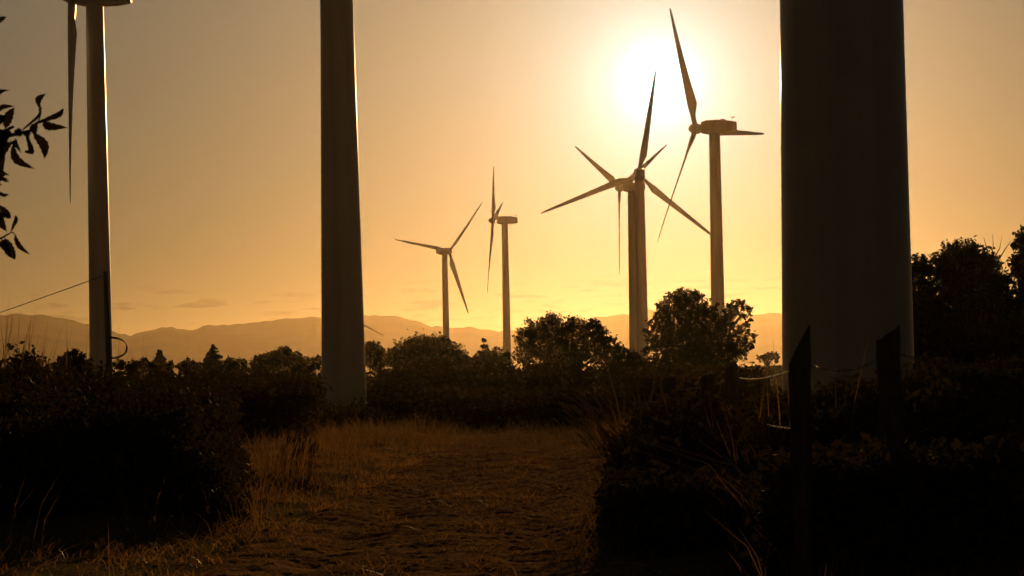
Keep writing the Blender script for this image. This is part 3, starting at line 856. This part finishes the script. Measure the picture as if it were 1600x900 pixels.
def wire(label, pts, sag, seed, barb=True):
    rs = random.Random(seed)
    line = []
    for a, b in zip(pts[:-1], pts[1:]):
        n = 40
        for k in range(n):
            q = k / n; p_ = a.lerp(b, q); p_.z -= sag * 4 * q * (1 - q)
            line.append(p_)
    line.append(pts[-1])
    o0 = line[0].copy(); mb = MB()
    for ph in (0, math.pi):                         # two twisted strands
        mb.tube([p_ - o0 + Vector((math.cos(i * 1.3 + ph), 0, math.sin(i * 1.3 + ph))) * .004 for i, p_ in enumerate(line)], .0019, 4)
    ns_ = len(mb.f)
    for i in range(2, len(line) - 1, 2):
        c = line[i] - o0
        for s in range(2):
            a = rs.uniform(0, 3.14); d = Vector((math.cos(a) * .6, rs.uniform(-.5, .5), math.sin(a))) * .022
            mb.tube([c - d, c + d], .0016, 3)
    o = mb.build('barbed_wire', M['wire_dull'], None, o0)
    o.data.materials.append(M['wire'])
    for p_ in o.data.polygons:
        if p_.index >= ns_: p_.material_index = 1
    tag(o, label, 'barbed wire', 'barbed wire strands of the fence')
    return o
def onpost(i, f, dx=0):
    p_, tp = posts[i]; return Vector((tp.x + dx, tp.y - .09, p_.location.z + .1 + (tp.z - p_.location.z - .1) * f))
wire('top barbed wire strand sagging between the two stout posts', [onpost(0, .86), onpost(1, .90)], .10, 1)
wire('lower barbed wire strand between the two stout posts', [onpost(0, .52), onpost(1, .55)], .04, 2)
wire('top barbed wire strand from slanted post back to the reeds', [onpost(0, .84), onpost(2, .88), onpost(4, .88)], .05, 3)
wire('middle barbed wire strand from slanted post back to the reeds', [onpost(0, .6), onpost(2, .62), onpost(3, .62), onpost(4, .6)], .06, 4)
wire('barbed wire strand running on past the pointed post out of frame', [onpost(1, .88), at(1760, 560, 17.5)], .08, 5)

# ------------------------------------------------------------------ utility pole with its cable
ptop = at(164.5, 424, 115)
gz = ground_z(ptop.x, 115)
pole = empty('utility_pole', (ptop.x, 115, gz - .1), 'thin dark utility pole overlapping the edge of the slim tower', 'utility pole')
ph_ = ptop.z - gz + .1
foot_dx = at(171.5, 560, 115).x - (at(164.5, 424, 115).x + SR * 0)
mb = MB(); lean_ = -0.012
mb.tube([(.14, 0, 0), (.07, 0, ph_ * .5), (0, 0, ph_)], [.15, .125, .10], 12)
mb.build('shaft', M['wood'], pole, None, True)
ir = MB(); ir.tube([(0, -.1, ph_ - .32), (-.18, -.1, ph_ - .32), (-.22, -.1, ph_ - .22)], .025, 6); ir.tube([(-.22, -.1, ph_ - .26), (-.22, -.1, ph_ - .12)], [.05, .03], 8)
ir.build('insulator', M['steel'], pole)
lp = MB()
for s in range(3):
    pts = []
    for k in range(19):
        q = k / 18; py = 526 + s * 1.0 + 33 * (q - .07 * math.sin(2 * math.pi * q))
        px = 171.5 + (26 + s * .7) * max(0.0, math.sin(math.pi * q)) ** .62
        pts.append(at(px, py, 114.8 + .03 * s) - Vector((ptop.x, 115, gz - .1)))
    lp = MB(); lp.tube(pts, .016, 5); lp.build('cable_loop', M['rubber'], pole)
ca = at(163.5, 430, 114.9); cb = at(-170, 544, 205)
line = []
for k in range(40):
    q = k / 39; p_ = ca.lerp(cb, q); p_.z -= .35 * 4 * q * (1 - q) * .3; line.append(p_ - ca)
mb = MB(); mb.tube(line, .022, 6)
tag(mb.build('power_cable', M['rubber'], None, ca, True), 'thin dark cable slanting down from the utility pole across the sky', 'cable')

# ------------------------------------------------------------------ near chestnut branch reaching into the frame
DB = 10.5
tb = at(-330, 700, DB); gz = ground_z(tb.x, DB)
rb = random.Random(77).uniform
ct = empty('chestnut_tree', (tb.x, DB, gz - .05), 'near tree reaching in with toothed leaves and burrs silhouetted on the sky', 'tree')
o3 = Vector((tb.x, DB, gz - .05))
def rel(px, py, dd=0): return at(px, py, DB + dd) - o3
mb = MB(); mb.tube([(0, 0, 0), (.05, 0, 1.2), (-.05, .05, 2.4), (.1, 0, 3.6)], [.16, .13, .10, .07], 10)
mb.build('trunk', M['bark'], ct, None, True)
mb = MB()
mb.tube([Vector((-.02, .03, 2.0)), rel(-190, 300), rel(-60, 245), rel(-20, 226), rel(10, 213), rel(36, 207), rel(54, 203), rel(60, 191), rel(65, 172)], [.04, .028, .016, .012, .009, .007, .006, .004, .002], 6)
mb.tube([rel(-190, 300), rel(-90, 380), rel(-20, 383), rel(2, 372), rel(20, 362)], [.022, .014, .008, .005, .002], 6)
mb.tube([rel(-60, 245), rel(-30, 190), rel(-8, 150), rel(4, 145)], [.012, .008, .004, .002], 5)
mb.tube([rel(-60, 245), rel(-30, 285), rel(-6, 300), rel(4, 301)], [.012, .008, .004, .002], 5)
mb.tube([rel(-8, 150), rel(-25, 80), rel(-6, 36)], [.006, .004, .002], 5)
mb.build('branch', M['bark'], ct)
LV = [((-rb(5, 45), rb(170, 270)), (-rb(-14, 30), rb(170, 290)), rb(9, 15)) for _ in range(16)] + [((63, 172), (71, 147), 10), ((38, 199), (61, 169), 4), ((61, 190), (99, 169), 9), ((66, 190), (104, 199), 11), ((52, 208), (70, 248), 13), ((20, 224), (53, 263), 11),
      ((57, 192), (55, 212), 11), ((40, 208), (38, 238), 9), ((-4, 246), (19, 222), 15), ((8, 200), (22, 168), 13), ((-4, 176), (21, 166), 7), ((-12, 195), (9, 181), 14),
      ((-4, 150), (13, 141), 6), ((-3, 248), (7, 276), 15), ((-6, 276), (12, 280), 6), ((-4, 300), (14, 304), 5), ((-3, 321), (17, 341), 11), ((-2, 332), (10, 361), 13),
      ((8, 373), (24, 405), 14), ((-3, 381), (20, 404), 11), ((23, 366), (46, 397), 7), ((18, 358), (24, 336), 6), ((-4, 34), (9, 26), 7), ((-8, 222), (12, 205), 16), ((14, 212), (2, 240), 12),
      ((-14, 300), (-2, 330), 12), ((-16, 205), (4, 225), 16), ((24, 218), (32, 236), 8), ((-20, 365), (-2, 392), 14), ((-18, 262), (2, 290), 12), ((10, 214), (20, 196), 10)]
lm = MB(); rl = random.Random(3)
for (bx, by), (tx, ty), wd in LV:
    a, b_ = rel(bx, by, rl.uniform(-.12, .12)), rel(tx, ty, rl.uniform(-.15, .15))
    dv = b_ - a; ln = dv.length; side = dv.cross(Vector((rl.uniform(-.3, .3), 1, 0))).normalized(); nrm = dv.cross(side).normalized()
    hw = wd * 1.3 * DB / F / 2; bend = rl.uniform(-.18, .18) * ln; n = 11
    L_, R_, Mi = [], [], []
    for k in range(n + 1):
        q = k / n
        prf = (math.sin(math.pi * min(1, q ** .85)) ** .75) * (1 if q < .97 else .6)
        tooth = (1.0 if k % 2 else .82)
        c = a + dv * q + side * bend * math.sin(math.pi * q) + nrm * (.10 * ln * math.sin(math.pi * q))
        Mi.append(c - nrm * .012); L_.append(c + side * hw * prf * tooth); R_.append(c - side * hw * prf * (1.82 - tooth))
    s = len(lm.v); lm.v += [tuple(x) for tr in zip(L_, Mi, R_) for x in tr]
    for k in range(n):
        q = s + 3 * k; lm.f += [(q, q + 1, q + 4, q + 3), (q + 1, q + 2, q + 5, q + 4)]
    lm.tube([a - dv * .12, a], [.0022, .0022], 4)
lm.build('leaves', M['leaf_near'], ct)
for bx, by, br in ((29, 207, 7.5), (42, 209, 6), (6, 222, 8), (12, 208, 6)):
    bu = MB(); c = rel(bx, by); rr = br * DB / F
    for k in range(150):
        d = Vector((rl.gauss(0, 1), rl.gauss(0, 1), rl.gauss(0, 1))).normalized()
        bu.tube([c + d * rr * .3, c + d * rr * rl.uniform(.85, 1.15)], [.0022, .0005], 3)
    prev = None
    for i in range(1, 7):
        th_ = math.pi * i / 7
        rg = bu.ring([c + Vector((math.sin(th_) * math.cos(6.283 * j / 10), math.sin(th_) * math.sin(6.283 * j / 10), math.cos(th_))) * rr * .72 for j in range(10)])
        if prev: bu.bridge(prev, rg)
        else: bu.cap(rg)
        prev = rg
    bu.cap(prev)
    bu.build('burr', M['leaf_near'], ct)

# ------------------------------------------------------------------ evening haze
hb = MB(); hb.box((0, 3600, 92), (10400, 8100, 200))
haze = hb.build('haze', None); kind(haze, 'stuff')
m, t, o = mat('evening_haze')
pv = t.new('ShaderNodeVolumePrincipled')
pv.inputs['Color'].default_value = (1.0, 0.78, 0.50, 1)
pv.inputs['Density'].default_value = 1.22e-5
pv.inputs['Anisotropy'].default_value = 0.865
t.link(pv.outputs[0], o.inputs['Volume'])
haze.data.materials.append(m)
tag(haze, 'warm evening haze over the whole plain', 'haze')
